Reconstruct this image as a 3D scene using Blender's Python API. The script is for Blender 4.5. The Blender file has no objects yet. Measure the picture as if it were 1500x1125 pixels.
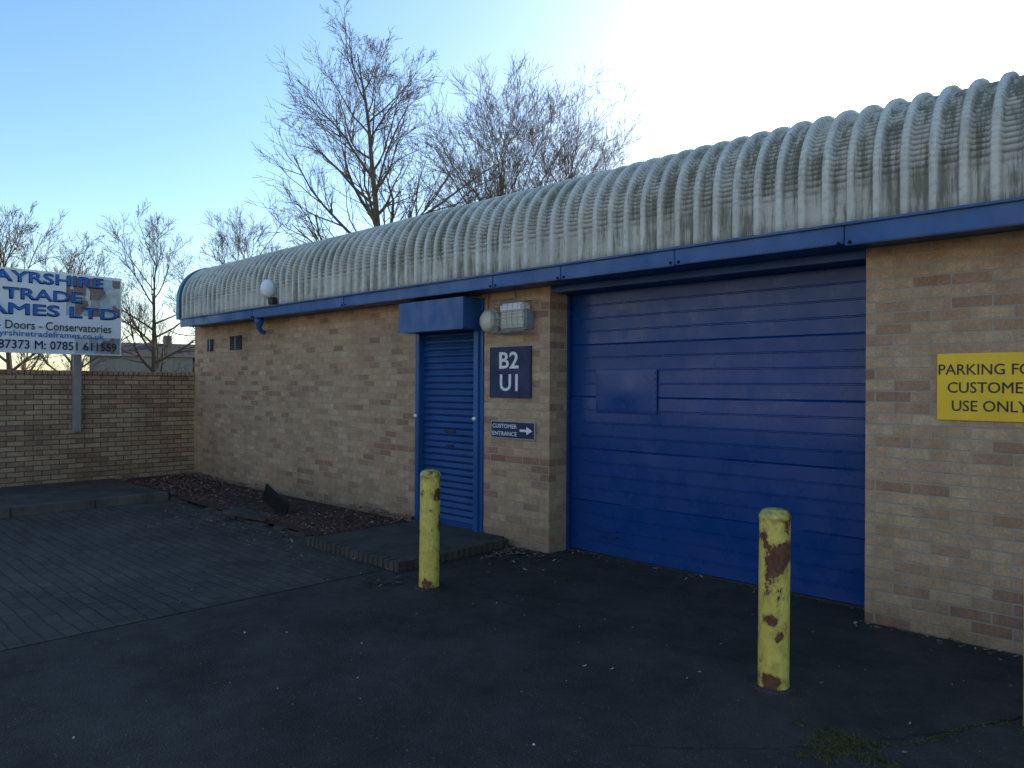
import bpy, bmesh, math, random
from mathutils import Vector, Matrix
R = random.Random(7)
sc = bpy.context.scene
COL = sc.collection

# ---------------------------------------------------------------- helpers
def link(o, parent=None):
    COL.objects.link(o)
    if parent: o.parent = parent
    return o
def empty(name):
    e = bpy.data.objects.new(name, None); e.empty_display_size = .2
    return link(e)
def mesh(name, v, f, m, parent=None, smooth=False, mi=None):
    me = bpy.data.meshes.new(name); me.from_pydata(v, [], f); me.update()
    for mm in (m if isinstance(m, (list, tuple)) else [m]): me.materials.append(mm)
    if smooth: me.polygons.foreach_set('use_smooth', [True]*len(me.polygons))
    if mi: me.polygons.foreach_set('material_index', mi)
    return link(bpy.data.objects.new(name, me), parent)
def box(name, x0, x1, y0, y1, z0, z1, m, parent=None, bev=0.0):
    bm = bmesh.new(); bmesh.ops.create_cube(bm, size=1)
    for v in bm.verts:
        v.co = Vector(((x0+x1)/2+v.co.x*(x1-x0), (y0+y1)/2+v.co.y*(y1-y0), (z0+z1)/2+v.co.z*(z1-z0)))
    if bev: bmesh.ops.bevel(bm, geom=bm.edges[:], offset=bev, segments=2, affect='EDGES')
    me = bpy.data.meshes.new(name); bm.to_mesh(me); bm.free(); me.materials.append(m)
    return link(bpy.data.objects.new(name, me), parent)
def lathe(name, prof, m, parent=None, n=32, M=None, smooth=True, jit=0):
    v, f = [], []
    for r, z in prof:
        for i in range(n):
            a = 2*math.pi*i/n
            v.append(Vector((r*math.cos(a), r*math.sin(a), z)))
    for j in range(len(prof)-1):
        for i in range(n):
            f.append((j*n+i, j*n+(i+1) % n, (j+1)*n+(i+1) % n, (j+1)*n+i))
    f.append(tuple(range((len(prof)-1)*n, len(prof)*n)))
    f.append(tuple(reversed(range(n))))
    if M: v = [M @ p for p in v]
    return mesh(name, v, f, m, parent, smooth)
def tube(v, f, pts, rad, n=4):
    base = len(v); up = Vector((0, 0, 1))
    for i, p in enumerate(pts):
        d = (pts[min(i+1, len(pts)-1)]-pts[max(i-1, 0)]).normalized()
        a = d.cross(up if abs(d.z) < .9 else Vector((1, 0, 0))).normalized(); b = d.cross(a)
        for k in range(n):
            t = 2*math.pi*k/n
            v.append(p+(a*math.cos(t)+b*math.sin(t))*rad[i])
    for i in range(len(pts)-1):
        for k in range(n):
            f.append((base+i*n+k, base+i*n+(k+1) % n, base+(i+1)*n+(k+1) % n, base+(i+1)*n+k))

# ---------------------------------------------------------------- node helpers
class M:
    def __init__(s, name, rough=.6, metal=0, spec=.5):
        s.m = bpy.data.materials.new(name); s.m.use_nodes = True
        s.nt = s.m.node_tree; s.b = s.nt.nodes['Principled BSDF']
        s.b.inputs['Roughness'].default_value = rough; s.b.inputs['Metallic'].default_value = metal
        s.b.inputs['Specular IOR Level'].default_value = spec
        g = s.n('ShaderNodeNewGeometry'); s.pos = g.outputs['Position']; s.nrm = g.outputs['Normal']
    def n(s, t): return s.nt.nodes.new(t)
    def set(s, inp, val):
        if isinstance(val, bpy.types.NodeSocket): s.nt.links.new(val, inp)
        elif isinstance(val, (tuple, list)) and len(val) == 3 and inp.type == 'RGBA': inp.default_value = (*val, 1)
        else: inp.default_value = val
    def math(s, op, a, b=0.0, clamp=False):
        x = s.n('ShaderNodeMath'); x.operation = op; x.use_clamp = clamp
        s.set(x.inputs[0], a); s.set(x.inputs[1], b); return x.outputs[0]
    def scale(s, v, sx, sy, sz, off=(0, 0, 0)):
        x = s.n('ShaderNodeMapping'); s.set(x.inputs[0], v); x.inputs['Scale'].default_value = (sx, sy, sz)
        x.inputs['Location'].default_value = off; return x.outputs[0]
    def noise(s, sc_, det=4, rough=.55, vec=None, dist=0):
        x = s.n('ShaderNodeTexNoise'); s.set(x.inputs['Vector'], vec or s.pos)
        x.inputs['Scale'].default_value = sc_; x.inputs['Detail'].default_value = det
        x.inputs['Roughness'].default_value = rough; x.inputs['Distortion'].default_value = dist
        return x.outputs[0]
    def ramp(s, fac, stops, interp='LINEAR'):
        x = s.n('ShaderNodeValToRGB'); s.set(x.inputs[0], fac); e = x.color_ramp.elements
        x.color_ramp.interpolation = interp
        while len(e) < len(stops): e.new(.5)
        for i, (p, c) in enumerate(stops):
            if not isinstance(c, (tuple, list)): c = (c, c, c)
            e[i].position = p; e[i].color = (*c, 1)
        return x.outputs[0]
    def mix(s, fac, a, b, bt='MIX'):
        x = s.n('ShaderNodeMix'); x.data_type = 'RGBA'; x.blend_type = bt
        s.set(x.inputs[0], fac); s.set(x.inputs[6], a); s.set(x.inputs[7], b); return x.outputs[2]
    def sep(s, v):
        x = s.n('ShaderNodeSeparateXYZ'); s.set(x.inputs[0], v); return x.outputs
    def comb(s, a, b, c):
        x = s.n('ShaderNodeCombineXYZ'); s.set(x.inputs[0], a); s.set(x.inputs[1], b); s.set(x.inputs[2], c); return x.outputs[0]
    def dist(s, p):
        x = s.n('ShaderNodeVectorMath'); x.operation = 'DISTANCE'; s.set(x.inputs[0], s.pos); x.inputs[1].default_value = p
        return x.outputs['Value']
    def col(s, c): s.set(s.b.inputs['Base Color'], c); return s
    def rough(s, c): s.set(s.b.inputs['Roughness'], c); return s
    def bump(s, h, strength=.3, dist=.01):
        x = s.n('ShaderNodeBump'); s.set(x.inputs['Height'], h); x.inputs['Strength'].default_value = strength
        x.inputs['Distance'].default_value = dist
        s.nt.links.new(x.outputs[0], s.b.inputs['Normal']); return s

def brickmat(name, cols, mortar, w=.225, h=.075, ms=.0062, horiz=False, band=False, bumpd=.006, dirt=.42, rough=.85):
    k = M(name, rough, spec=.3)
    x, y, z = k.sep(k.pos)
    wob = k.math('MULTIPLY', k.math('SUBTRACT', k.noise(6, 2), .5), .012)
    if horiz:
        vec = k.comb(k.math('ADD', x, wob), k.math('ADD', y, k.math('MULTIPLY', k.math('SUBTRACT', k.noise(1.2, 3), .5), .09)), 0.0)
    else:
        vec = k.comb(k.math('ADD', k.math('ADD', x, y), wob), k.math('ADD', z, k.math('MULTIPLY', wob, .5)), 0.0)
    b = k.n('ShaderNodeTexBrick'); k.set(b.inputs['Vector'], vec); b.offset = .5; b.squash = 1
    b.inputs['Scale'].default_value = 1; b.inputs['Brick Width'].default_value = w
    b.inputs['Row Height'].default_value = h; b.inputs['Mortar Size'].default_value = ms
    b.inputs['Mortar Smooth'].default_value = .25; b.inputs['Bias'].default_value = 0
    k.set(b.inputs['Color1'], (0, 0, 0)); k.set(b.inputs['Color2'], (1, 1, 1)); k.set(b.inputs['Mortar'], (.5, .5, .5))
    n = len(cols)
    big = k.noise(.9, 3)
    fac = k.math('ADD', b.outputs['Color'], k.math('MULTIPLY', k.math('SUBTRACT', big, .5), .9), True)
    c = k.ramp(fac, [(i/(n-1), cols[i]) for i in range(n)])
    fine = k.noise(60, 4, .7)
    c = k.mix(.6, c, k.ramp(fine, [(.3, .5), (.7, 1.15)]), 'MULTIPLY')
    med = k.noise(14, 4, .6)
    c = k.mix(.5, c, k.ramp(med, [(.35, .65), (.65, 1.18)]), 'MULTIPLY')
    if band:
        inb = k.math('MULTIPLY', k.math('GREATER_THAN', z, .827), k.math('LESS_THAN', z, .898))
        inb = k.math('MULTIPLY', inb, k.math('MULTIPLY', k.math('GREATER_THAN', x, -5.6), k.math('LESS_THAN', x, -4.3)))
        c = k.mix(k.math('MULTIPLY', inb, .6), c, (.27, .10, .06))
    mo = k.mix(k.noise(9, 4), mortar, tuple(q*.6 for q in mortar))
    c = k.mix(b.outputs['Fac'], c, mo)
    if not horiz:
        low = k.math('SUBTRACT', 1.0, k.math('DIVIDE', z, .5), True)
        st = k.math('MULTIPLY', k.math('MULTIPLY', low, k.noise(3, 5)), dirt*1.8, True)
        c = k.mix(st, c, (.07, .06, .04))
        streak = k.noise(1.0, 5, .6, k.scale(k.pos, 5, 5, .7))
        c = k.mix(dirt*.7, c, k.ramp(streak, [(.35, .70), (.62, 1.08)]), 'MULTIPLY')
        blotch = k.ramp(k.noise(.8, 5, .6), [(.55, 0.0), (.72, 1.0)])
        c = k.mix(k.math('MULTIPLY', blotch, .3), c, (.12, .09, .055))
        salt = k.ramp(k.noise(2.6, 6, .7), [(.62, 0.0), (.75, 1.0)])
        c = k.mix(k.math('MULTIPLY', salt, .22), c, (.55, .50, .42))
    else:
        c = k.mix(.8, c, k.ramp(k.noise(1.1, 5), [(.35, .55), (.65, 1.2)]), 'MULTIPLY')
        silt = k.ramp(k.noise(2.4, 7, .7), [(.42, 0.0), (.62, 1.0)])
        c = k.mix(k.math('MULTIPLY', silt, .6), c, (.065, .053, .040))
    k.col(c)
    hgt = k.math('ADD', k.math('MULTIPLY', k.math('SUBTRACT', 1.0, b.outputs['Fac']), 1.0), k.math('MULTIPLY', fine, .45))
    k.bump(hgt, .8, bumpd)
    return k.m

BUFF = [(.36, .20, .125), (.46, .285, .165), (.52, .335, .19), (.58, .395, .225), (.50, .31, .185), (.60, .43, .26)]
m_brick = brickmat('buff_brick', BUFF, (.47, .41, .31), band=True)
m_brick2 = brickmat('boundary_brick', [(.30, .17, .10), (.40, .24, .14), (.47, .30, .17), (.51, .34, .20)], (.13, .10, .075), ms=.007)
m_paving = brickmat('block_paving', [(.060, .050, .039), (.088, .071, .054), (.108, .086, .065), (.070, .058, .046)], (.026, .022, .017), w=.2, h=.1, ms=.006, horiz=True, bumpd=.008)

def paint(name, c, rough=.35, grime=.4, dirtc=(.03, .03, .03), bumpy=.1, spec=.5):
    k = M(name, rough, spec=spec)
    g = k.noise(1.0, 6, .65, k.scale(k.pos, 3, 3, 1.2))
    cc = k.mix(grime, c, k.ramp(g, [(.3, .5), (.65, 1.15)]), 'MULTIPLY')
    sp = k.ramp(k.noise(28, 5, .7), [(.66, 0.0), (.74, 1.0)])
    cc = k.mix(k.math('MULTIPLY', sp, grime*.6), cc, dirtc)
    k.col(cc)
    k.rough(k.ramp(k.noise(5, 5, .6), [(.3, rough*.8), (.75, min(1, rough*1.7))]))
    k.bump(k.noise(2.2, 3), bumpy, .03)
    return k.m
m_blue = paint('blue_paint', (.013, .082, .245), .36, .5, (.12, .12, .11))
m_bluedoor = paint('blue_door_paint', (.003, .046, .19), .25, .14, (.05, .08, .13), .15, .38)
m_blueshut = paint('blue_shutter_paint', (.008, .055, .19), .38, .5, (.16, .18, .22), .05)
m_navy = paint('navy_sign', (.012, .02, .07), .5, .2)
m_white = paint('white_paint', (.78, .76, .73), .5, .2)
m_offwhite = paint('aged_plastic', (.58, .54, .40), .4, .4, (.2, .18, .1))
m_grey = paint('grey_metal', (.30, .31, .31), .45, .5)
m_black = paint('black_plastic', (.02, .02, .02), .5, .2)
m_yel = paint('yellow_sign', (.92, .57, .018), .45, .35, (.3, .2, .03))
m_conc = paint('concrete', (.12, .105, .088), .9, .9, (.03, .03, .03), .4, .2)
m_slab = paint('slab', (.082, .070, .056), .9, .9, (.03, .03, .02), .4, .2)
m_post = paint('timber_post', (.33, .29, .23), .8, .8, (.1, .08, .05))
m_trim = paint('teal_trim', (.03, .14, .22), .4, .5)
m_dark = paint('dark_void', (.012, .012, .013), .8, .1)
m_signblue = paint('sign_blue', (.02, .13, .42), .5, .1)
m_roofing = paint('roof_felt', (.06, .06, .06), .9, .4)

# roof sheet
k = M('weathered_roof_sheet', .65, spec=.3)
at = k.n('ShaderNodeAttribute'); at.attribute_name = 'rib'; rib = at.outputs['Fac']
at2 = k.n('ShaderNodeAttribute'); at2.attribute_name = 'groove'; gro = at2.outputs['Fac']
x, y, z = k.sep(k.pos)
base = k.ramp(k.noise(3, 5, .6), [(.3, (.54, .51, .42)), (.7, (.74, .70, .60))])
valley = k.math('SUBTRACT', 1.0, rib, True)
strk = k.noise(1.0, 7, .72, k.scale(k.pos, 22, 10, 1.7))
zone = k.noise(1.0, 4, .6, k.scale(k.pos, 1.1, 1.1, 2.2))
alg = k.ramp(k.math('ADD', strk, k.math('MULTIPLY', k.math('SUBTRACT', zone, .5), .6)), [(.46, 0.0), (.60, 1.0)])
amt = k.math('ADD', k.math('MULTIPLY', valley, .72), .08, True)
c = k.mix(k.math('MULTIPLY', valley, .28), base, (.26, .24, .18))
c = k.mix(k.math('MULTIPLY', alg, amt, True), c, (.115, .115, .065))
drip = k.ramp(k.noise(1.0, 6, .7, k.scale(k.pos, 45, 20, 2.2, (4, 2, 1))), [(.58, 0.0), (.64, 1.0)])
c = k.mix(k.math('MULTIPLY', drip, .45), c, (.06, .058, .038))
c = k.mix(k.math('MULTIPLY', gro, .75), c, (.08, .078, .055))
blot = k.ramp(k.noise(24, 6, .7), [(.5, 0.0), (.64, 1.0)])
c = k.mix(k.math('MULTIPLY', blot, .32), c, (.17, .155, .10))
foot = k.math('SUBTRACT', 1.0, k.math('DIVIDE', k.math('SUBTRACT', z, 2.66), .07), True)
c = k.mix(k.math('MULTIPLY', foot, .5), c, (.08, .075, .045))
k.col(c); k.bump(k.noise(40, 4), .3, .01); m_roof = k.m

# asphalt
k = M('asphalt', .9, spec=.15)
big = k.noise(.35, 6, .6); fine = k.noise(150, 3, .7); med = k.noise(7, 6, .7)
c = k.ramp(big, [(.3, (.049, .042, .034)), (.7, (.080, .069, .056))])
c = k.mix(.9, c, k.ramp(fine, [(.3, .35), (.7, 1.6)]), 'MULTIPLY')
c = k.mix(.6, c, k.ramp(med, [(.3, .6), (.7, 1.2)]), 'MULTIPLY')
c = k.mix(.7, c, k.ramp(k.noise(1.6, 6, .65), [(.35, .5), (.6, 1.15)]), 'MULTIPLY')
vo = k.n('ShaderNodeTexVoronoi'); k.set(vo.inputs['Vector'], k.pos); vo.inputs['Scale'].default_value = 32
sel = k.math('MULTIPLY', k.math('LESS_THAN', vo.outputs['Distance'], .14), k.math('GREATER_THAN', k.sep(vo.outputs['Color'])[0], .80))
c = k.mix(k.math('MULTIPLY', sel, .8), c, (.17, .155, .13))
stain = k.ramp(k.noise(.9, 5, .6, k.scale(k.pos, 1, 1, 1, (7, 3, 0))), [(.60, 0.0), (.72, 1.0)])
c = k.mix(k.math('MULTIPLY', stain, .5), c, (.02, .019, .018))
k.col(c); k.rough(k.ramp(k.noise(2.1, 5), [(.35, .75), (.65, .95)]))
vg = k.n('ShaderNodeTexVoronoi'); k.set(vg.inputs['Vector'], k.pos); vg.inputs['Scale'].default_value = 85
k.bump(k.math('ADD', k.math('MULTIPLY', vg.outputs['Distance'], -1.0), k.math('MULTIPLY', med, .6)), .7, .008); m_asph = k.m

k = M('soil', .95, spec=.1)
k.col(k.ramp(k.noise(18, 6, .7), [(.3, (.05, .033, .023)), (.5, (.11, .066, .046)), (.72, (.18, .11, .08))]))
k.bump(k.noise(45, 5, .8), 1, .03); m_soil = k.m
def flat(name, c, r=.8):
    k = M(name, r, spec=.2); k.col(k.mix(.6, c, k.ramp(k.noise(20, 4), [(.3, .6), (.7, 1.3)]), 'MULTIPLY')); return k.m
m_chipA = flat('leaf_red', (.25, .10, .08)); m_chipB = flat('leaf_brown', (.13, .075, .055)); m_chipC = flat('leaf_tan', (.32, .22, .16))
m_moss = flat('moss', (.11, .095, .035), .95); m_litter = flat('litter_white', (.6, .6, .58)); m_stone = flat('grit', (.14, .13, .115))
m_bark = flat('bark', (.13, .095, .065), .9); m_twig = flat('twig_bark', (.18, .13, .085), .9)
m_grass = flat('rough_grass', (.05, .06, .025), .95)
m_hw = flat('house_render', (.30, .24, .19)); m_hr = flat('house_roof', (.10, .08, .07)); m_win = flat('house_glass', (.03, .035, .045), .2)
m_clad = paint('bounce_cladding', (.72, .68, .60), .6, .3)  # walls of the added bounce unit, kept pale to reflect sun
m_yard = paint('bounce_concrete', (.42, .39, .33), .9, .5)  # surface of the added bounce yard, pale for warm fill

# yellow bollard paint with rust where it has been knocked
k = M('worn_yellow_paint', .5)
x, y, z = k.sep(k.pos)
c = k.ramp(k.noise(9, 5, .65), [(.3, (.56, .43, .06)), (.7, (.82, .67, .15))])
gr = k.ramp(k.noise(30, 5, .7, k.scale(k.pos, 1, 1, .5)), [(.5, 0.0), (.7, 1.0)])
c = k.mix(k.math('MULTIPLY', gr, .5), c, (.22, .17, .06))
n1 = k.noise(8.0, 8, .68, k.scale(k.pos, 1.1, 1.1, .85, (3.3, 1.7, .9)))
n1 = k.math('SUBTRACT', n1, .025)
for (p, r_, s_) in (((-1.655, -1.53, .70), .11, .36), ((-1.68, -1.57, .62), .07, .25), ((-1.70, -1.565, .37), .05, .22), ((-1.66, -1.55, .28), .045, .22), ((-1.69, -1.56, .04), .07, .25),
                    ((-4.435, -1.54, .74), .08, .30), ((-4.45, -1.585, .62), .04, .18), ((-4.46, -1.59, .03), .07, .25)):
    q = k.math('SUBTRACT', 1.0, k.math('DIVIDE', k.dist(p), r_), True)
    n1 = k.math('ADD', n1, k.math('MULTIPLY', q, s_))
rust = k.ramp(n1, [(.555, 0.0), (.568, 1.0)])
rc = k.ramp(k.noise(40, 4), [(.3, (.09, .030, .018)), (.7, (.22, .085, .045))])
halo = k.ramp(n1, [(.50, 0.0), (.55, .6), (.556, 0.0)])
c = k.mix(halo, c, (.36, .21, .05))
c = k.mix(rust, c, rc)
topm = k.math('MULTIPLY', k.math('MULTIPLY', k.math('SUBTRACT', z, .80), 6.0, True), k.ramp(k.noise(35, 4), [(.42, 0.0), (.58, 1.0)]), True)
c = k.mix(k.math('MULTIPLY', topm, .7), c, (.09, .07, .04))
botm = k.math('MULTIPLY', k.math('SUBTRACT', .10, z), 7.0, True)
c = k.mix(k.math('MULTIPLY', botm, k.ramp(k.noise(14, 4), [(.35, 0.0), (.6, 1.0)]), True), c, (.06, .035, .022))
k.col(c); k.rough(k.mix(rust, (.42, .42, .42), (.95, .95, .95)))
k.bump(k.math('ADD', k.math('MULTIPLY', rust, -1.0), k.math('MULTIPLY', k.noise(50, 4), .3)), .7, .006); m_boll = k.m

# ---------------------------------------------------------------- ground
mesh('ground', [(-400, -400, 0), (400, -400, 0), (400, 400, 0), (-400, 400, 0)], [(0, 1, 2, 3)], m_asph)
mesh('grass_verge', [(-300, .4, .004), (-12.95, .4, .004), (-12.95, 200, .004), (-300, 200, .004)], [(0, 1, 2, 3)], m_grass)
mesh('block_paving', [(-10.36, -14, .004), (-5.35, -14, .004), (-5.2, -1.5, .004), (-6.5, -1.28, .004), (-10.36, -1.28, .004)], [(0, 1, 2, 3, 4)], m_paving)
mesh('bounce_yard', [(-40, -60, .008), (40, -60, .008), (40, -9.0, .008), (-5.0, -9.0, .008), (-5.0, -14.5, .008), (-40, -14.5, .008)], [(0, 1, 2, 3, 4, 5)], m_yard)  # unseen yard, added as a sunlit sheet that throws warm fill forward
pv = empty('pavement')
box('slab', -12.6, -10.5, -14, -1.28, 0, .10, m_slab, pv)
for i in range(14):
    box('kerb', -10.497, -10.36, -1.285-.913*(i+1)+.006, -1.285-.913*i, -.05, .115+R.uniform(-.004, .004), m_conc, pv, .012)
bed = empty('planting_bed')
v, f = [], []; nx, ny = 90, 18
for i in range(nx+1):
    for j in range(ny+1):
        X = -12.6+6.05*i/nx; Y = -1.2+1.19*j/ny
        e = min(1, min(j, ny-j)/3, (nx-i)/3)
        v.append((X, Y, .03+.05*max(0, e)*(0.5+R.random()*.6)))
for i in range(nx):
    for j in range(ny):
        a = i*(ny+1)+j; f.append((a, a+ny+1, a+ny+2, a+1))
mesh('soil', v, f, m_soil, bed, True)
for i in range(30):
    x0 = -12.55+i*.22
    if x0 < -10.4 or x0 > -6.6: continue
    if R.random() < .2: continue
    box('edging', x0, x0+.212, -1.285+R.uniform(-.015, .01), -1.205, -.05, .035+R.uniform(-.015, .012), m_slab, bed, .008)
v, f, mi = [], [], []
def chip(x, y, z, s):
    a = R.uniform(0, 6.28); t = R.uniform(-.5, .5); b = len(v)
    for dx, dy in ((-1, -.5), (0, -.7), (1, 0), (0, .7), (-1, .5)):
        px, py = dx*s*R.uniform(.6, 1.2), dy*s*.8
        v.append((x+px*math.cos(a)-py*math.sin(a), y+px*math.sin(a)+py*math.cos(a), z+px*t+R.uniform(0, .3)*s))
    f.append(tuple(range(b, b+5)))
cl = [(R.uniform(-12.3, -6.8), R.uniform(-1.1, -.1), R.uniform(.12, .4)) for _ in range(24)]
for i in range(4200):
    q = R.choice(cl); x = min(-6.6, max(-12.5, R.gauss(q[0], q[2]*1.5))); y = min(-.05, max(-1.18, R.gauss(q[1], q[2])))
    chip(x, y, .085+R.uniform(-.02, .03), R.uniform(.008, .026)); mi.append(R.choice((0, 0, 0, 1, 1, 2)))
for i in range(520):
    x = R.uniform(-10, -5.5); y = -1.3-abs(R.gauss(0, .35))
    chip(x, y, .012, R.uniform(.006, .022)); mi.append(R.choice((0, 1, 1, 2)))
mesh('fallen_leaves', v, f, [m_chipA, m_chipB, m_chipC], bed, mi=mi)
st = empty('door_step')
box('slab', -6.50, -5.19, -1.34, -.005, 0, .078, m_slab, st)
for i in range(20):
    x0 = -6.52+i*.0745
    if x0 > -5.1: break
    box('edge_brick', x0, x0+.066, -1.445, -1.345, 0, .085+R.uniform(-.006, .006), m_slab, st, .006)
for i in range(17):
    y0 = -1.34+i*.0745
    if y0 > -.1: break
    box('edge_brick', -5.185, -5.05, y0, y0+.066, 0, .085+R.uniform(-.006, .006), m_slab, st, .006)

v, f, mi = [], [], []
for i in range(520):
    x = R.uniform(-8, 1.5); y = R.uniform(-5, -.3)
    chip(x, y, .006, R.uniform(.003, .008)); mi.append(R.choice((0, 1, 1, 1, 2)))
for i in range(90):
    x = R.uniform(-6, 1); y = R.uniform(-4.2, -.2)
    chip(x, y, .008, R.uniform(.006, .015)); mi.append(R.choice((1, 1, 2, 2, 3)))
for i in range(14):
    chip(R.uniform(-5, -1), R.uniform(-3.4, -.4), .008, R.uniform(.008, .014)); mi.append(0)
for i in range(340):
    x = R.choice((R.uniform(-5.6, -4.3), R.uniform(-4.6, -1.7), R.uniform(-1.8, .5)))
    wall_y = .27 if -4.58 < x < -1.78 else -.02
    chip(x, wall_y-abs(R.gauss(0, .09)), .01, R.uniform(.006, .022)); mi.append(R.choice((1, 2, 2, 3)))
for i in range(160):
    chip(-5.0+abs(R.gauss(0, .22)), -.08-abs(R.gauss(0, .25)), .012, R.uniform(.012, .03)); mi.append(R.choice((2, 2, 3)))
for i in range(26):
    chip(-4.85+R.gauss(0, .1), -1.75+R.gauss(0, .08), .015, R.uniform(.015, .035)); mi.append(2)
mesh('ground_litter', v, f, [m_litter, m_stone, m_chipB, m_chipC], None, mi=mi)
v, f = [], []
def moss(cx, cy, n, sx, sy):
    for i in range(n):
        x = cx+R.gauss(0, sx); y = cy+R.gauss(0, sy); b = len(v); h = R.uniform(.003, .012); w = R.uniform(.002, .005); a = R.uniform(0, 3.14)
        dx, dy = math.cos(a)*w, math.sin(a)*w
        v.extend([(x-dx, y-dy, 0), (x+dx, y+dy, 0), (x+R.uniform(-.012, .012), y+R.uniform(-.012, .012), h)]); f.append((b, b+1, b+2))
for q in range(34): moss(-1.18+R.gauss(0, .10), -1.9+R.gauss(0, .07), R.randint(40, 170), R.uniform(.01, .03), R.uniform(.01, .03))
for t in range(60):
    q = t/60
    if R.random() < .6: moss(-1.1+.55*q+math.sin(q*9)*.03, -1.8+1.0*q, R.randint(4, 26), .010, .010)
for t in range(120): moss(-1.75+2.6*t/120, -.02, R.randint(0, 18), .012, .012)
for t in range(60): moss(-4.6+2.8*R.random(), .275, 16, .02, .01)
for t in range(16):
    a = t/16*6.28; moss(-1.72+.09*math.cos(a), -1.49+.09*math.sin(a), 10, .01, .01); moss(-4.52+.09*math.cos(a), -1.54+.09*math.sin(a), 10, .01, .01)
mesh('moss', v, f, m_moss)
v, f = [], []
def crack(p, q, n, w):
    pts = [(p[0]+(q[0]-p[0])*i/n+R.gauss(0, .012), p[1]+(q[1]-p[1])*i/n+R.gauss(0, .012)) for i in range(n+1)]
    dx, dy = q[0]-p[0], q[1]-p[1]; L = math.hypot(dx, dy); nx_, ny_ = -dy/L, dx/L; b = len(v)
    for (a, c_) in pts:
        ww = w*R.uniform(.3, 1.2); v.extend([(a-nx_*ww, c_-ny_*ww, .003), (a+nx_*ww, c_+ny_*ww, .003)])
    for i in range(n): f.append((b+2*i, b+2*i+2, b+2*i+3, b+2*i+1))
crack((-1.22, -1.95), (-.55, -.75), 40, .006); crack((-1.22, -1.95), (-1.9, -2.6), 30, .003)
crack((-5.1, -1.5), (-1.9, -1.3), 90, .0035); crack((-.55, -.75), (.6, -.3), 30, .004)
mesh('tarmac_crack', v, f, m_dark)
sl = box('broken_slate', -.19, .19, -.012, .012, -.16, .16, m_dark, None, .003)
sl.location = (-8.05, -.95, .21); sl.rotation_euler = (math.radians(35), math.radians(38), math.radians(30))
sl2 = box('broken_slate', -.35, .35, -.12, .12, -.01, .01, m_slab, None, .003)
sl2.location = (-8.2, -1.2, .075); sl2.rotation_euler = (.1, .05, .3)

# ---------------------------------------------------------------- building
B = empty('industrial_unit')
XL, XR = -12.6, 4.0
box('front_wall', XL, -6.6, 0, .3, 0, 2.56, m_brick, B)
box('wall_over_door', -6.6, -5.54, .08, .3, 2.12, 2.56, m_brick, B)
box('pillar', -5.54, -4.604, 0, .45, 0, 2.56, m_brick, B)
box('front_wall_end', -1.75, XR, 0, .45, 0, 2.56, m_brick, B)
box('gable_wall', XL, XL+.3, .3, 9, 0, 3.0, m_brick, B)
box('back_wall', XL, XR, 9, 9.3, 0, 3.2, m_brick, B)
box('side_wall', XR-.3, XR, .45, 9, 0, 3.0, m_brick, B)
box('floor', XL+.3, XR-.3, .46, 9, 0, .02, m_conc, B)
box('soffit', -12.38, XR, -.27, .46, 2.545, 2.562, m_blue, B)
fx = [-12.42, -9.9, -7.6, -5.05, -4.2, -3.05, -1.78, .4, XR]
for i in range(len(fx)-1):
    dz = R.uniform(-.004, .004)
    z0 = 2.535+dz - (.014 if i >= 6 else 0)
    box('fascia', fx[i]+.002, fx[i+1]-.002, -.325, -.272, z0, 2.668, m_blue, B, .006)
    for s in (-.07, .07):
        if i and i < 7:
            lathe('bolt', [(.012, 0), (.012, .008), (.004, .012)], m_dark, B, 8, Matrix.Translation((fx[i]+s*.5, -.325, z0+.02)) @ Matrix.Rotation(math.pi/2, 4, 'X'))
box('fascia_flange', -12.42, XR, -.350, -.3265, 2.655, 2.672, m_blue, B, .003)
box('lintel', -4.602, -1.752, .03, .30, 2.485, 2.543, m_blue, B, .004)

# corrugated, curved eaves sheet
PX = .16; z_b, z_c, Rr = 2.674, 2.98, .55; y0s = -.30
prof = []
for i in range(4): prof.append((y0s, z_b+(z_c-.10-z_b)*i/3, -1, 0, 0, 0))
ncr = 24; sub = 6
for i in range(1, 2*sub+1):
    ph = i/sub*2*math.pi
    prof.append((y0s, z_c-.10+.10*i/(2*sub), -1, 0, min(1, i/6)*math.cos(ph)*.005, min(1, i/6)*max(0, -math.cos(ph))))
na = ncr*sub
for i in range(1, na+1):
    a = (math.pi/2)*i/na; ph = i/sub*2*math.pi
    prof.append((y0s+Rr-Rr*math.cos(a), z_c+Rr*math.sin(a), -math.cos(a), math.sin(a), math.cos(ph)*.006, max(0, -math.cos(ph))))
prof.append((1.2, z_c+Rr+.01, 0, 1, 0, 0)); prof.append((9.3, z_c+Rr-.35, 0, 1, 0, 0))
ribp = [(0, 0), (.20, .0), (.37, .0), (.44, .30), (.49, .86), (.54, 1), (.72, 1), (.77, .86), (.82, .30), (.89, .0)]
xs = []
nr = int((XR+12.40)/PX)
for i in range(nr):
    for t, h in ribp: xs.append((-12.40+(i+t)*PX, h))
v, f, attr, attg = [], [], [], []
rj = [R.uniform(-.004, .004) for _ in range(nr+1)]
for (yy, zz, a, b, cr, gv) in prof:
    for ix, (xx, h) in enumerate(xs):
        lap = .003*math.sin(xx*1.7)+rj[ix//len(ribp)]*.6*h
        o = .044*h + cr*(1-.75*h) + lap
        v.append((xx, yy+a*o, zz+b*o)); attr.append(h); attg.append(gv*(1-.8*h))
n = len(xs)
for j in range(len(prof)-1):
    for i in range(n-1):
        f.append((j*n+i, j*n+i+1, (j+1)*n+i+1, (j+1)*n+i))
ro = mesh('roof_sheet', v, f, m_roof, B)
at = ro.data.attributes.new('rib', 'FLOAT', 'POINT'); at.data.foreach_set('value', attr)
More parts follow.
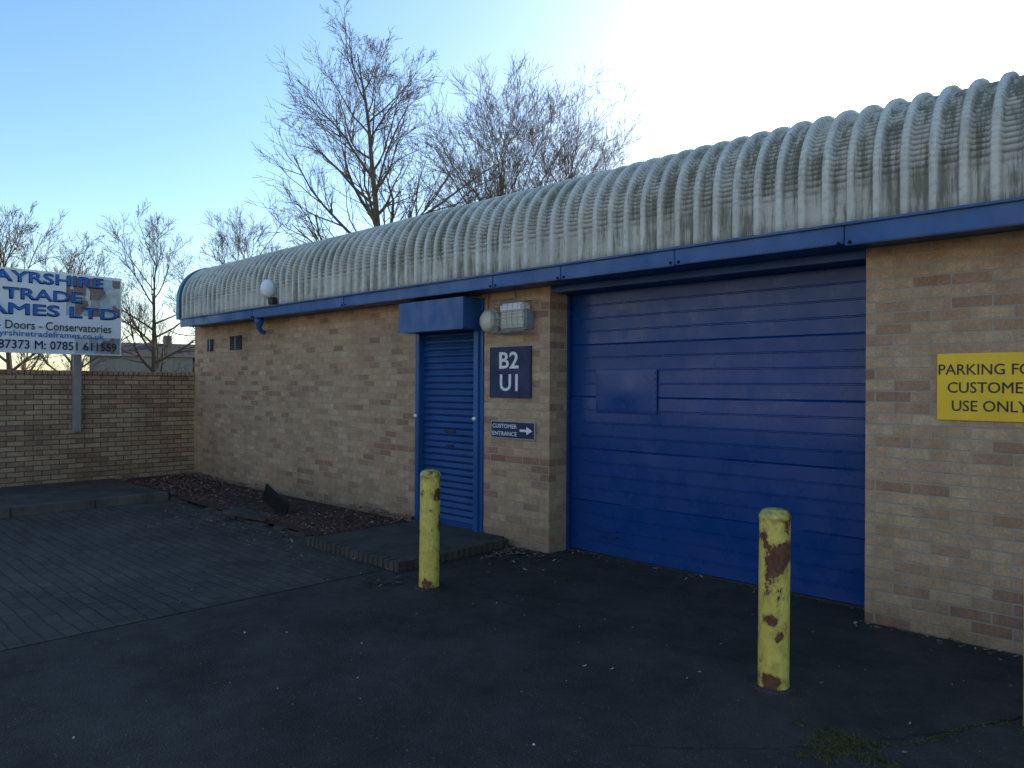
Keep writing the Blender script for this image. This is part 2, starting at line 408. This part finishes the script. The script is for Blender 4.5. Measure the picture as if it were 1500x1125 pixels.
at = ro.data.attributes.new('groove', 'FLOAT', 'POINT'); at.data.foreach_set('value', attg)
ro.data.polygons.foreach_set('use_smooth', [True]*len(ro.data.polygons))
v, f = [], []
P2 = [(y0s-.055, 2.66)]+[(y0s+Rr-(Rr+.055)*math.cos(math.pi/2*i/20), z_c+(Rr+.055)*math.sin(math.pi/2*i/20)) for i in range(21)]+[(9.3, z_c+Rr-.3)]
P1 = [(y0s+.06, 2.66)]+[(y0s+Rr-(Rr-.06)*math.cos(math.pi/2*i/20), z_c+(Rr-.06)*math.sin(math.pi/2*i/20)) for i in range(21)]+[(9.3, z_c+Rr-.42)]
for (a, b) in zip(P2, P1):
    for xx in (-12.50, -12.385): v.append((xx, a[0], a[1]))
    for xx in (-12.385, -12.50): v.append((xx, b[0], b[1]))
for i in range(len(P2)-1):
    for q in range(4): f.append((i*4+q, i*4+(q+1) % 4, i*4+4+(q+1) % 4, i*4+4+q))
f.append((0, 1, 2, 3))
mesh('verge_trim', v, f, m_trim, B)
v = [(-12.44, a, b) for a, b in P1]+[(-12.44, 9.3, 2.6), (-12.44, -.24, 2.6)]
mesh('gable_panel', v, [tuple(range(len(v)))], m_trim, B)

# garage door: five flat sections, each with three thin swaged lines that stop short of the edges
gx0, gx1, gy = -4.604, -1.75, .30
rows = []
H = 2.485; S = H/5
for s in range(5):
    zb = s*S
    rows += [(zb+.000, .010, 1), (zb+.006, .0, 1), (zb+.03, .0, 0)]
    for r_ in range(1, 4):
        zc = zb+r_*S/4
        rows += [(zc-.040, 0, 0), (zc-.009, 0, 0), (zc-.005, .009, 0), (zc+.001, .009, 0), (zc+.008, 0, 0), (zc+.040, 0, 0)]
    rows += [(zb+S-.012, 0, 1), (zb+S-.005, .008, 1)]
colx = [(gx0, 0), (gx0+.05, 0), (gx0+.17, 0), (gx0+.19, 1)]+[(gx0+.19+(gx1-gx0-.27)*t/40, 1) for t in range(1, 41)]+[(gx1-.06, 0), (gx1, 0)]
v, f = [], []
dents = [(R.uniform(gx0+.3, gx1-.3), R.uniform(.2, 2.2), R.uniform(.08, .16), R.uniform(.002, .006)) for _ in range(9)]
for (zz, d, full) in rows:
    for (xx, mk) in colx:
        dd = d if full else -d*mk
        sct = int(min(4, zz/S))
        warp = .005*math.sin(xx*2.3+sct*1.7)+.002*math.sin(xx*4+zz*3)+.007*math.sin((zz-sct*S)/S*math.pi)*math.sin(sct*2.1+1)
        for (a, b, s_, h_) in dents: warp += h_*math.exp(-((xx-a)**2+(zz-b)**2)/(2*s_*s_))
        v.append((xx, gy+dd+warp, zz+.006))
n = len(colx)
for j in range(len(rows)-1):
    for i in range(n-1): f.append((j*n+i, j*n+i+1, (j+1)*n+i+1, (j+1)*n+i))
mesh('garage_door', v, f, m_bluedoor, B, False)
box('garage_door_frame', gx0+.001, gx0+.03, .25, .28, 0, 2.485, m_bluedoor, B, .004)
v, f = [], []
for j in range(17):
    for i in range(25):
        xx = -4.27+.67*i/24; zz = 1.345+.405*j/16; ed = min(i, 24-i, j, 16-j)
        v.append((xx, .286-(.0 if ed == 0 else .003)-.010*math.sin(math.pi*i/24)**2*math.sin(math.pi*j/16)**2, zz))
for j in range(16):
    for i in range(24): f.append((j*25+i, j*25+i+1, (j+1)*25+i+1, (j+1)*25+i))
mesh('garage_door_patch', v, f, m_bluedoor, B, True)
for i in range(7):
    lathe('rivet', [(.007, 0), (.005, .006)], m_blue, B, 8, Matrix.Translation((-3.615, .283, 1.37+i*.058)) @ Matrix.Rotation(math.pi/2, 4, 'X'))
box('garage_door_handle', -4.27, -4.02, .268, .285, .185, .20, m_bluedoor, B, .003)
box('garage_door_handle', -4.27, -4.02, .268, .285, .245, .26, m_bluedoor, B, .003)
box('garage_seal', gx0+.05, gx1, .27, .30, .004, .02, m_black, B)

# entrance roller shutter
v, f = [], []
sx0, sx1 = -6.53, -5.62; rows = []
ns = 29; h0, h1 = .10, 2.19; sp = (h1-h0)/ns
for s in range(ns):
    for q in range(6):
        t = q/6; rows.append((h0+(s+t)*sp, .055-.022*math.sin(math.pi*min(1, t*1.12)) if t < .9 else .062))
for (zz, yy) in rows:
    v += [(sx0, yy, zz), ((sx0+sx1)/2, yy-.002, zz), (sx1, yy, zz)]
for j in range(len(rows)-1):
    for i in range(2): f.append((j*3+i, j*3+i+1, j*3+4+i, j*3+3+i))
mesh('roller_shutter', v, f, m_blueshut, B)
box('shutter_bottom_rail', sx0, sx1, .01, .06, .045, .13, m_blueshut, B, .005)
box('shutter_guide', -6.60, -6.53, -.03, .09, .03, 2.18, m_blue, B, .005)
box('shutter_guide', -5.62, -5.545, -.045, .09, .03, 2.18, m_blue, B, .005)
box('shutter_side_angle', -5.545, -5.50, -.02, -.001, .03, 2.5, m_blue, B, .003)
box('shutter_box', -6.60, -5.53, -.268, .075, 2.175, 2.50, m_blue, B, .008)
box('shutter_box_lip', -6.61, -5.52, -.279, -.269, 2.17, 2.205, m_blue, B, .003)
box('letter_slot', -6.15, -5.98, .018, .035, 1.08, 1.105, m_black, B, .003)
box('letter_slot', -6.13, -6.01, .018, .035, .925, .945, m_black, B, .003)
for X in (-6.57, -5.585):
    lathe('lock', [(.022, 0), (.022, .02), (.014, .035)], m_white, B, 14, Matrix.Translation((X, -.045 if X > -6 else -.03, 1.25)) @ Matrix.Rotation(math.pi/2, 4, 'X'))
def vent(x0, x1, z0, z1):
    box('vent_frame', x0, x1, -.006, .004, z0, z1, m_dark, B)
    nn = 6
    for i in range(nn):
        zz = z0+(z1-z0)*(i+.3)/nn
        box('vent_louvre', x0+.01, x1-.01, -.018, -.006, zz, zz+.012, m_black, B)
    box('vent_mullion', (x0+x1)/2-.008, (x0+x1)/2+.008, -.02, -.0065, z0, z1, m_grey, B)
vent(-11.28, -10.88, 2.13, 2.35); vent(-12.10, -11.88, 2.13, 2.33)
lathe('rainwater_outlet', [(.06, 0), (.065, -.05), (.045, -.11), (.033, -.14), (.033, -.16)], m_blue, B, 16, Matrix.Translation((-9.85, -.25, 2.54)))
v, f = [], []
tube(v, f, [Vector((-9.85, -.25, 2.40)), Vector((-9.85, -.22, 2.35)), Vector((-9.85, -.16, 2.33))], [.033]*3, 10)
mesh('rainwater_pipe', v, f, m_blue, B, True)
v, f = [], []
tube(v, f, [Vector((-5.44, -.02, 2.54)), Vector((-5.44, -.02, 2.33))], [.008]*2, 6)
tube(v, f, [Vector((-5.05, -.02, 2.54)), Vector((-5.05, -.02, 2.38))], [.008]*2, 6)
mesh('conduit', v, f, m_grey, B, True)

# ---------------------------------------------------------------- lights on the wall
RX = Matrix.Rotation(math.pi/2, 4, 'X')
bl = empty('bulkhead_light')
T = Matrix.Translation((-5.36, 0, 2.25)) @ RX
lathe('base', [(.125, 0), (.13, .02), (.128, .065), (.115, .075)], m_offwhite, bl, 32, T)
lathe('glass', [(.108, .075), (.105, .10), (.085, .125), (.045, .138), (.005, .142)], m_offwhite, bl, 32, T)
lathe('rim', [(.118, .07), (.122, .08), (.114, .09), (.110, .08)], m_grey, bl, 32, T)
fl = empty('floodlight')
box('back_box', -5.15, -4.80, -.13, -.001, 2.14, 2.34, m_grey, fl, .015)
box('lamp_housing', -5.13, -4.82, -.16, -.03, 2.30, 2.40, m_white, fl, .02)
box('lens', -5.13, -4.82, -.137, -.131, 2.16, 2.295, m_offwhite, fl, .002)
v, f = [], []
for i in range(7):
    X = -5.18+.42*i/6
    tube(v, f, [Vector((X, -.005, 2.42)), Vector((X, -.20, 2.41)), Vector((X, -.22, 2.25)), Vector((X, -.20, 2.11)), Vector((X, -.005, 2.10))], [.0035]*5, 5)
for zz, yy in ((2.12, -.205), (2.18, -.213), (2.25, -.222), (2.32, -.215), (2.40, -.205)):
    tube(v, f, [Vector((-5.18, 0, zz)), Vector((-5.18, yy, zz)), Vector((-4.76, yy, zz)), Vector((-4.76, 0, zz))], [.0035]*4, 5)
mesh('wire_guard', v, f, m_grey, fl)
ra = empty('roof_lamp')
lathe('globe', [(.02, 0), (.075, .03), (.098, .08), (.09, .13), (.055, .17), (.01, .185)], m_white, ra, 24, Matrix.Translation((-9.25, -.345, 2.88)) @ RX @ Matrix.Diagonal((1, 1.35, 1, 1)))
box('bracket', -9.32, -9.18, -.40, -.33, 2.68, 2.77, m_black, ra, .01)

# ---------------------------------------------------------------- text / signs
def text(name, s, org, U, V, w, h, m, parent, bold=0.0, nrm=.003):
    cu = bpy.data.curves.new('t', 'FONT'); cu.body = s; cu.size = 1; cu.resolution_u = 3
    cu.bevel_depth = bold; cu.bevel_resolution = 0; cu.extrude = .001; cu.fill_mode = 'FRONT'
    o = bpy.data.objects.new('t', cu); COL.objects.link(o)
    dg = bpy.context.evaluated_depsgraph_get()
    me = bpy.data.meshes.new_from_object(o.evaluated_get(dg))
    bpy.data.objects.remove(o)
    xs_ = [q.co.x for q in me.vertices]; ys_ = [q.co.y for q in me.vertices]; zs_ = [q.co.z for q in me.vertices]
    x0, x1, = min(xs_), max(xs_); y0, y1 = min(ys_), max(ys_); z0, z1 = min(zs_), max(zs_)
    U, V = Vector(U), Vector(V); N = U.cross(V); O = Vector(org)
    for q in me.vertices:
        q.co = O+U*((q.co.x-x0)/(x1-x0)*w)+V*((q.co.y-y0)/(y1-y0)*h)+N*(nrm-.0022+.0022*(q.co.z-z0)/(z1-z0))
    me.materials.clear(); me.materials.append(m)
    ob = bpy.data.objects.new(name, me); return link(ob, parent)
UX, UZ, UY = (1, 0, 0), (0, 0, 1), (0, 1, 0)
us = empty('unit_number_sign')
box('panel', -5.40, -4.83, -.022, -.002, 1.475, 1.985, m_navy, us, .003)
text('text_1', 'B2', (-5.26, -.022, 1.765), UX, UZ, .27, .17, m_white, us, .02)
text('text_2', 'U1', (-5.25, -.022, 1.54), UX, UZ, .25, .17, m_white, us, .02)
ce = empty('customer_entrance_sign')
box('panel', -5.38, -4.77, -.018, -.002, 1.065, 1.245, m_grey, ce, .003)
box('face', -5.365, -4.785, -.0215, -.0185, 1.078, 1.232, m_navy, ce, .001)
text('text_1', 'CUSTOMER', (-5.35, -.0215, 1.17), UX, UZ, .34, .042, m_white, ce, .012)
text('text_2', 'ENTRANCE', (-5.35, -.0215, 1.095), UX, UZ, .34, .042, m_white, ce, .012)
ar = [(-4.97, 1.143), (-4.88, 1.143), (-4.88, 1.115), (-4.80, 1.155), (-4.88, 1.195), (-4.88, 1.167), (-4.97, 1.167)]
mesh('arrow', [(a, -.0245, b) for a, b in ar], [tuple(range(7))], m_white, ce)
ps = empty('parking_sign')
box('panel', -1.312, -.735, -.014, -.002, 1.395, 1.815, m_yel, ps, .002)
text('text_1', 'PARKING FOR', (-1.303, -.014, 1.68), UX, UZ, .555, .068, m_black, ps, .008)
text('text_2', 'CUSTOMER', (-1.252, -.014, 1.567), UX, UZ, .455, .068, m_black, ps, .008)
text('text_3', 'USE ONLY', (-1.228, -.014, 1.452), UX, UZ, .405, .068, m_black, ps, .008)

cs = empty('company_sign_board')
BX = -12.47
box('panel', BX-.03, BX, -3.62, -1.21, 2.03, 3.245, m_white, cs, .004)
box('post', BX-.12, BX-.032, -1.86, -1.755, .86, 3.1, m_post, cs, .006)
k = M('sign_photo', .5)
w1 = k.n('ShaderNodeTexVoronoi'); w1.distance = 'CHEBYCHEV'; k.set(w1.inputs['Vector'], k.scale(k.pos, 1, 5, 4)); w1.inputs['Scale'].default_value = 1.1
c = k.ramp(k.sep(w1.outputs['Color'])[0], [(.2, (.24, .15, .11)), (.4, (.42, .48, .50)), (.6, (.30, .31, .30)), (.8, (.55, .53, .47))], 'CONSTANT')
k.col(k.mix(.6, c, k.ramp(k.noise(8, 4), [(.3, .5), (.7, 1.3)]), 'MULTIPLY')); m_photo = k.m
def ysheet(name, y0, y1, z0, z1, off, m):
    mesh(name, [(BX+off, y0, z0), (BX+off, y1, z0), (BX+off, y1, z1), (BX+off, y0, z1)], [(0, 1, 2, 3)], m, cs)
ysheet('picture', -1.98, -1.23, 2.62, 3.20, .002, m_photo)
ysheet('picture_2', -1.86, -1.23, 2.05, 2.30, .002, m_photo)
def bt(nm, s, y0, y1, z0, z1, m, bold, nr=.016):
    text(nm, s, (BX, y0, z0), UY, UZ, y1-y0, z1-z0, m, cs, bold, nr)
bt('outline_1', 'AYRSHIRE', -2.90, -1.47, 3.045, 3.215, m_dark, .03, .006)
bt('line_1', 'AYRSHIRE', -2.885, -1.485, 3.06, 3.20, m_signblue, .015)
bt('outline_2', 'TRADE', -2.78, -1.76, 2.80, 2.97, m_dark, .03, .006)
bt('line_2', 'TRADE', -2.765, -1.775, 2.815, 2.955, m_signblue, .015)
bt('outline_3', 'FRAMES LTD', -3.38, -1.25, 2.575, 2.75, m_dark, .03, .006)
bt('line_3', 'FRAMES LTD', -3.365, -1.265, 2.59, 2.735, m_signblue, .015)
bt('line_4', 'Windows - Doors - Conservatories', -3.45, -1.36, 2.375, 2.50, m_black, .006)
bt('line_5', 'www.ayrshiretradeframes.co.uk', -3.2, -1.46, 2.245, 2.36, m_signblue, .008)
bt('line_6', 'T: 01292 287373 M: 07851 611559', -3.53, -1.28, 2.09, 2.22, m_navy, .014)

# ---------------------------------------------------------------- boundary wall
bw = empty('boundary_wall')
box('brickwork', -12.83, -12.603, -14, -.003, 0, 1.71, m_brick2, bw)
yy = -.01
while yy > -14:
    box('coping', -12.835, -12.597, yy-.066, yy, 1.7105, 1.79+R.uniform(-.004, .004), m_brick2, bw, .004); yy -= .075

# ---------------------------------------------------------------- bollards
def bollard(x, y, h, tilt=(0, 0), seed=0):
    e = bpy.data.objects.new('bollard', None); link(e)
    pr = [(.084, -.02), (.083, .01), (.080, .05), (.080, .3), (.080, .6), (.080, h-.07), (.080, h-.055), (.0825, h-.05), (.0825, h-.04), (.079, h-.03), (.068, h-.012), (.045, h-.002), (.01, h)]
    lathe('post', pr, m_boll, e, 40)
    lathe('collar', [(.12, -.01), (.115, .006), (.082, .012)], m_asph, e, 24)
    e.location = (x, y, 0); e.rotation_euler = (tilt[0], tilt[1], seed)
    return e
bollard(-4.52, -1.54, .93, (0, .012)); bollard(-1.72, -1.49, .95, (0, .008), 1.3); bollard(-.592, -1.10, .80, (0, .0), 2)

# ---------------------------------------------------------------- trees
def tree(name, loc, height, trunk_r, spread, seed, prim=16, dens=1.0, crown0=.28, up=.5, rise=1.0, topf=.45):
    rr = random.Random(seed); v, f, mi = [], [], []
    def addtube(pts, rad, n, m_):
        c0 = len(f); tube(v, f, pts, rad, n); mi.extend([m_]*(len(f)-c0))
    def grow(p, d, L, r, lvl):
        ns_ = (0, 7, 5, 4, 2)[lvl]; pts = [p.copy()]; rad = [r]
        wob = (0, .10, .12, .13, .12)[lvl]
        for i in range(ns_):
            d = (d+Vector((rr.gauss(0, wob), rr.gauss(0, wob), rr.gauss(0, wob)*.7+up*(.26 if lvl == 1 else .16)))).normalized()
            p = p+d*(L/ns_); pts.append(p.copy()); rad.append(max(.0042, r*(1-.8*(i+1)/ns_)))
        addtube(pts, rad, (0, 6, 4, 3, 3)[lvl], 0 if lvl == 1 else 1)
        if lvl == 4: return
        nc = int(((0, 10, 7, 4)[lvl])*dens*(0.7+rr.random()*.6))
        for c_ in range(nc):
            t = (.15, .12, .10)[lvl-1]+rr.random()*.85; t = min(t, .95); i = min(ns_-1, int(t*ns_)); fr = t*ns_-i
            q = pts[i].lerp(pts[i+1], min(1, fr)); dd = (pts[i+1]-pts[i]).normalized()
            side = dd.cross(Vector((rr.gauss(0, 1), rr.gauss(0, 1), rr.gauss(0, 1)))).normalized()
            a = rr.uniform(.35, .8)
            nd = (dd*math.cos(a)+side*math.sin(a)).normalized()
            grow(q, nd, L*(1.15-t*.55)*rr.uniform(.40, .70), max(.0055, rad[i]*.55), lvl+1)
    pts = [Vector((0, 0, 0))]; rad = [trunk_r*1.25]; d = Vector((rr.gauss(0, .02), rr.gauss(0, .02), 1)); p = Vector((0, 0, 0)); ns_ = 16
    for i in range(ns_):
        d = (d+Vector((rr.gauss(0, .04), rr.gauss(0, .04), .16))).normalized(); p = p+d*height/ns_
        pts.append(p.copy()); rad.append(trunk_r*(1-.94*((i+1)/ns_)**.8)+.004)
    addtube(pts, rad, 8, 0)
    for c_ in range(prim):
        t = crown0+(.94-crown0)*((c_+rr.random()*.7)/prim); i = min(ns_-1, int(t*ns_))
        q = pts[i].lerp(pts[i+1], t*ns_-i); az = c_*2.4+rr.gauss(0, .3)
        tt = (t-crown0)/(1-crown0); el = (.25+.75*tt)*rise+rr.gauss(0, .1)
        nd = Vector((math.cos(az)*math.cos(el), math.sin(az)*math.cos(el), math.sin(el)))
        L = spread*(1.0-(1-topf*.7)*tt**1.6)*rr.uniform(.8, 1.12)
        grow(q, nd, L, max(.025, rad[i]*.55), 1)
    o = mesh(name, v, f, [m_bark, m_twig], None, mi=mi); o.location = loc; return o
def at_(px_u, z):
    return (z*(-.6934+.7206*px_u), z*(.7206+.6934*px_u)-5.3, 0)
tree('bare_tree', at_(-.190, 22), 11.4, .22, 4.1, 3, 26, .92, .30, .30)
tree('bare_tree', at_(-.02, 27), 9.3, .21, 4.9, 11, 32, 1.08, .26, .4, 1.1, 1.15)
tree('bare_tree', at_(.085, 28), 9.1, .18, 4.8, 17, 28, 1.05, .26, .4, 1.1, 1.05)
tree('bare_tree', at_(-.487, 29), 6.8, .15, 3.0, 21, 16, .9, .2, .4, 1.1, .9)
tree('bare_tree', at_(-.375, 31), 7.4, .15, 3.3, 31, 18, 1.0, .2, .4, 1.1, .9)
tree('bare_tree', at_(-.68, 20), 5.3, .12, 2.4, 41, 16, .95, .2, .4, 1.1, .9)
tree('bare_tree', at_(-.60, 27), 5.4, .12, 2.8, 47, 14, .9, .2, .4, 1.1, .9)
tree('bare_tree', at_(-.30, 36), 6.5, .12, 3.2, 53, 14, .9, .2, .4)

v, f = [], []; rr = random.Random(5)
for i in range(14000):
    x = rr.uniform(-66, -24); y = 17+rr.gauss(0, 1.6)+(x+40)*.25; z = abs(rr.gauss(0, 1))*1.1
    d = Vector((rr.gauss(0, .4), rr.gauss(0, .4), 1)).normalized()*rr.uniform(.4, 1.1); b = len(v)
    v.extend([(x-.018, y, z), (x+.018, y, z), (x+d.x, y+d.y, z+d.z)]); f.append((b, b+1, b+2))
mesh('hedge', v, f, m_twig)
def house(x, y, w, d, h, rh, rot):
    e = empty('house')
    box('walls', -w/2, w/2, -d/2, d/2, 0, h, m_hw, e)
    mesh('roof', [(-w/2-.3, -d/2-.3, h), (w/2+.3, -d/2-.3, h), (w/2+.3, d/2+.3, h), (-w/2-.3, d/2+.3, h), (-w/2-.3, 0, h+rh), (w/2+.3, 0, h+rh)],
         [(0, 1, 5, 4), (2, 3, 4, 5), (0, 4, 3), (1, 2, 5), (0, 3, 2, 1)], m_hr, e)
    for i in range(4):
        xx = -w/2+w*(i+.5)/4
        box('window', xx-.5, xx+.5, -d/2-.03, -d/2+.02, 1.1, 2.3, m_win, e)
        box('window', w/2-.02, w/2+.03, -d/2+d*(i+.3)/4, -d/2+d*(i+.7)/4, 1.1, 2.3, m_win, e)
    box('chimney', w*.2, w*.2+.8, -.4, .4, h+rh*.5, h+rh+.8, m_hw, e)
    e.location = (x, y, 0); e.rotation_euler = (0, 0, rot)
X, Y, _ = at_(-.50, 75); house(X, Y, 9, 7, 4.2, 1.5, 1.2)
X, Y, _ = at_(-.43, 80); house(X, Y, 10, 7, 3.2, 1.6, .3)

ob = empty('bounce_unit')  # unseen unit added behind the camera to bounce warm light onto the facade
box('walls', -34, 26, -36, -25, 0, 2.2, m_brick2, ob)
box('cladding', -34.1, 26.1, -36.1, -24.9, 2.2, 6.8, m_clad, ob)
for i in range(9):
    box('shutter', -31+i*6.4, -27.5+i*6.4, -24.86, -24.80, 0, 3.2, m_grey, ob)
box('roof', -34.4, 26.4, -36.4, -24.6, 6.8, 7.1, m_roofing, ob)

# ---------------------------------------------------------------- sky and sun
w = bpy.data.worlds.new('World'); sc.world = w; w.use_nodes = True
nt = w.node_tree; bg = nt.nodes['Background']
sky = nt.nodes.new('ShaderNodeTexSky'); sky.sky_type = 'NISHITA'; sky.sun_disc = False
EL = math.radians(24); su = Vector((-.17, 1.0)).normalized()
sky.sun_elevation = EL; sky.sun_rotation = math.atan2(su.x, su.y)
sky.air_density = 1.0; sky.dust_density = .75; sky.ozone_density = 1.8; sky.altitude = 0
hs = nt.nodes.new('ShaderNodeHueSaturation'); hs.inputs['Saturation'].default_value = 1.18; hs.inputs['Hue'].default_value = .499
nt.links.new(sky.outputs[0], hs.inputs['Color'])
nt.links.new(hs.outputs[0], bg.inputs[0]); bg.inputs[1].default_value = .27
sl = bpy.data.lights.new('sun', 'SUN'); sl.energy = 5; sl.angle = math.radians(.53); sl.color = (1, .91, .78)
so = bpy.data.objects.new('sun', sl); link(so)
dirv = Vector((su.x*math.cos(EL), su.y*math.cos(EL), math.sin(EL)))
so.rotation_euler = dirv.to_track_quat('Z', 'Y').to_euler()

# ---------------------------------------------------------------- camera
cam = bpy.data.cameras.new('camera'); co = bpy.data.objects.new('camera', cam); link(co)
cam.sensor_width = 36; cam.lens = 25.92; cam.clip_end = 2000; cam.clip_start = .05
Rm = Matrix.Rotation(math.radians(43.9), 4, 'Z') @ Matrix.Rotation(math.radians(90.1), 4, 'X') @ Matrix.Rotation(math.radians(.3), 4, 'Z')
co.matrix_world = Matrix.Translation((0, -5.3, 1.6)) @ Rm
sc.camera = co
sc.view_settings.view_transform = 'Standard'; sc.view_settings.look = 'None'; sc.view_settings.exposure = 0
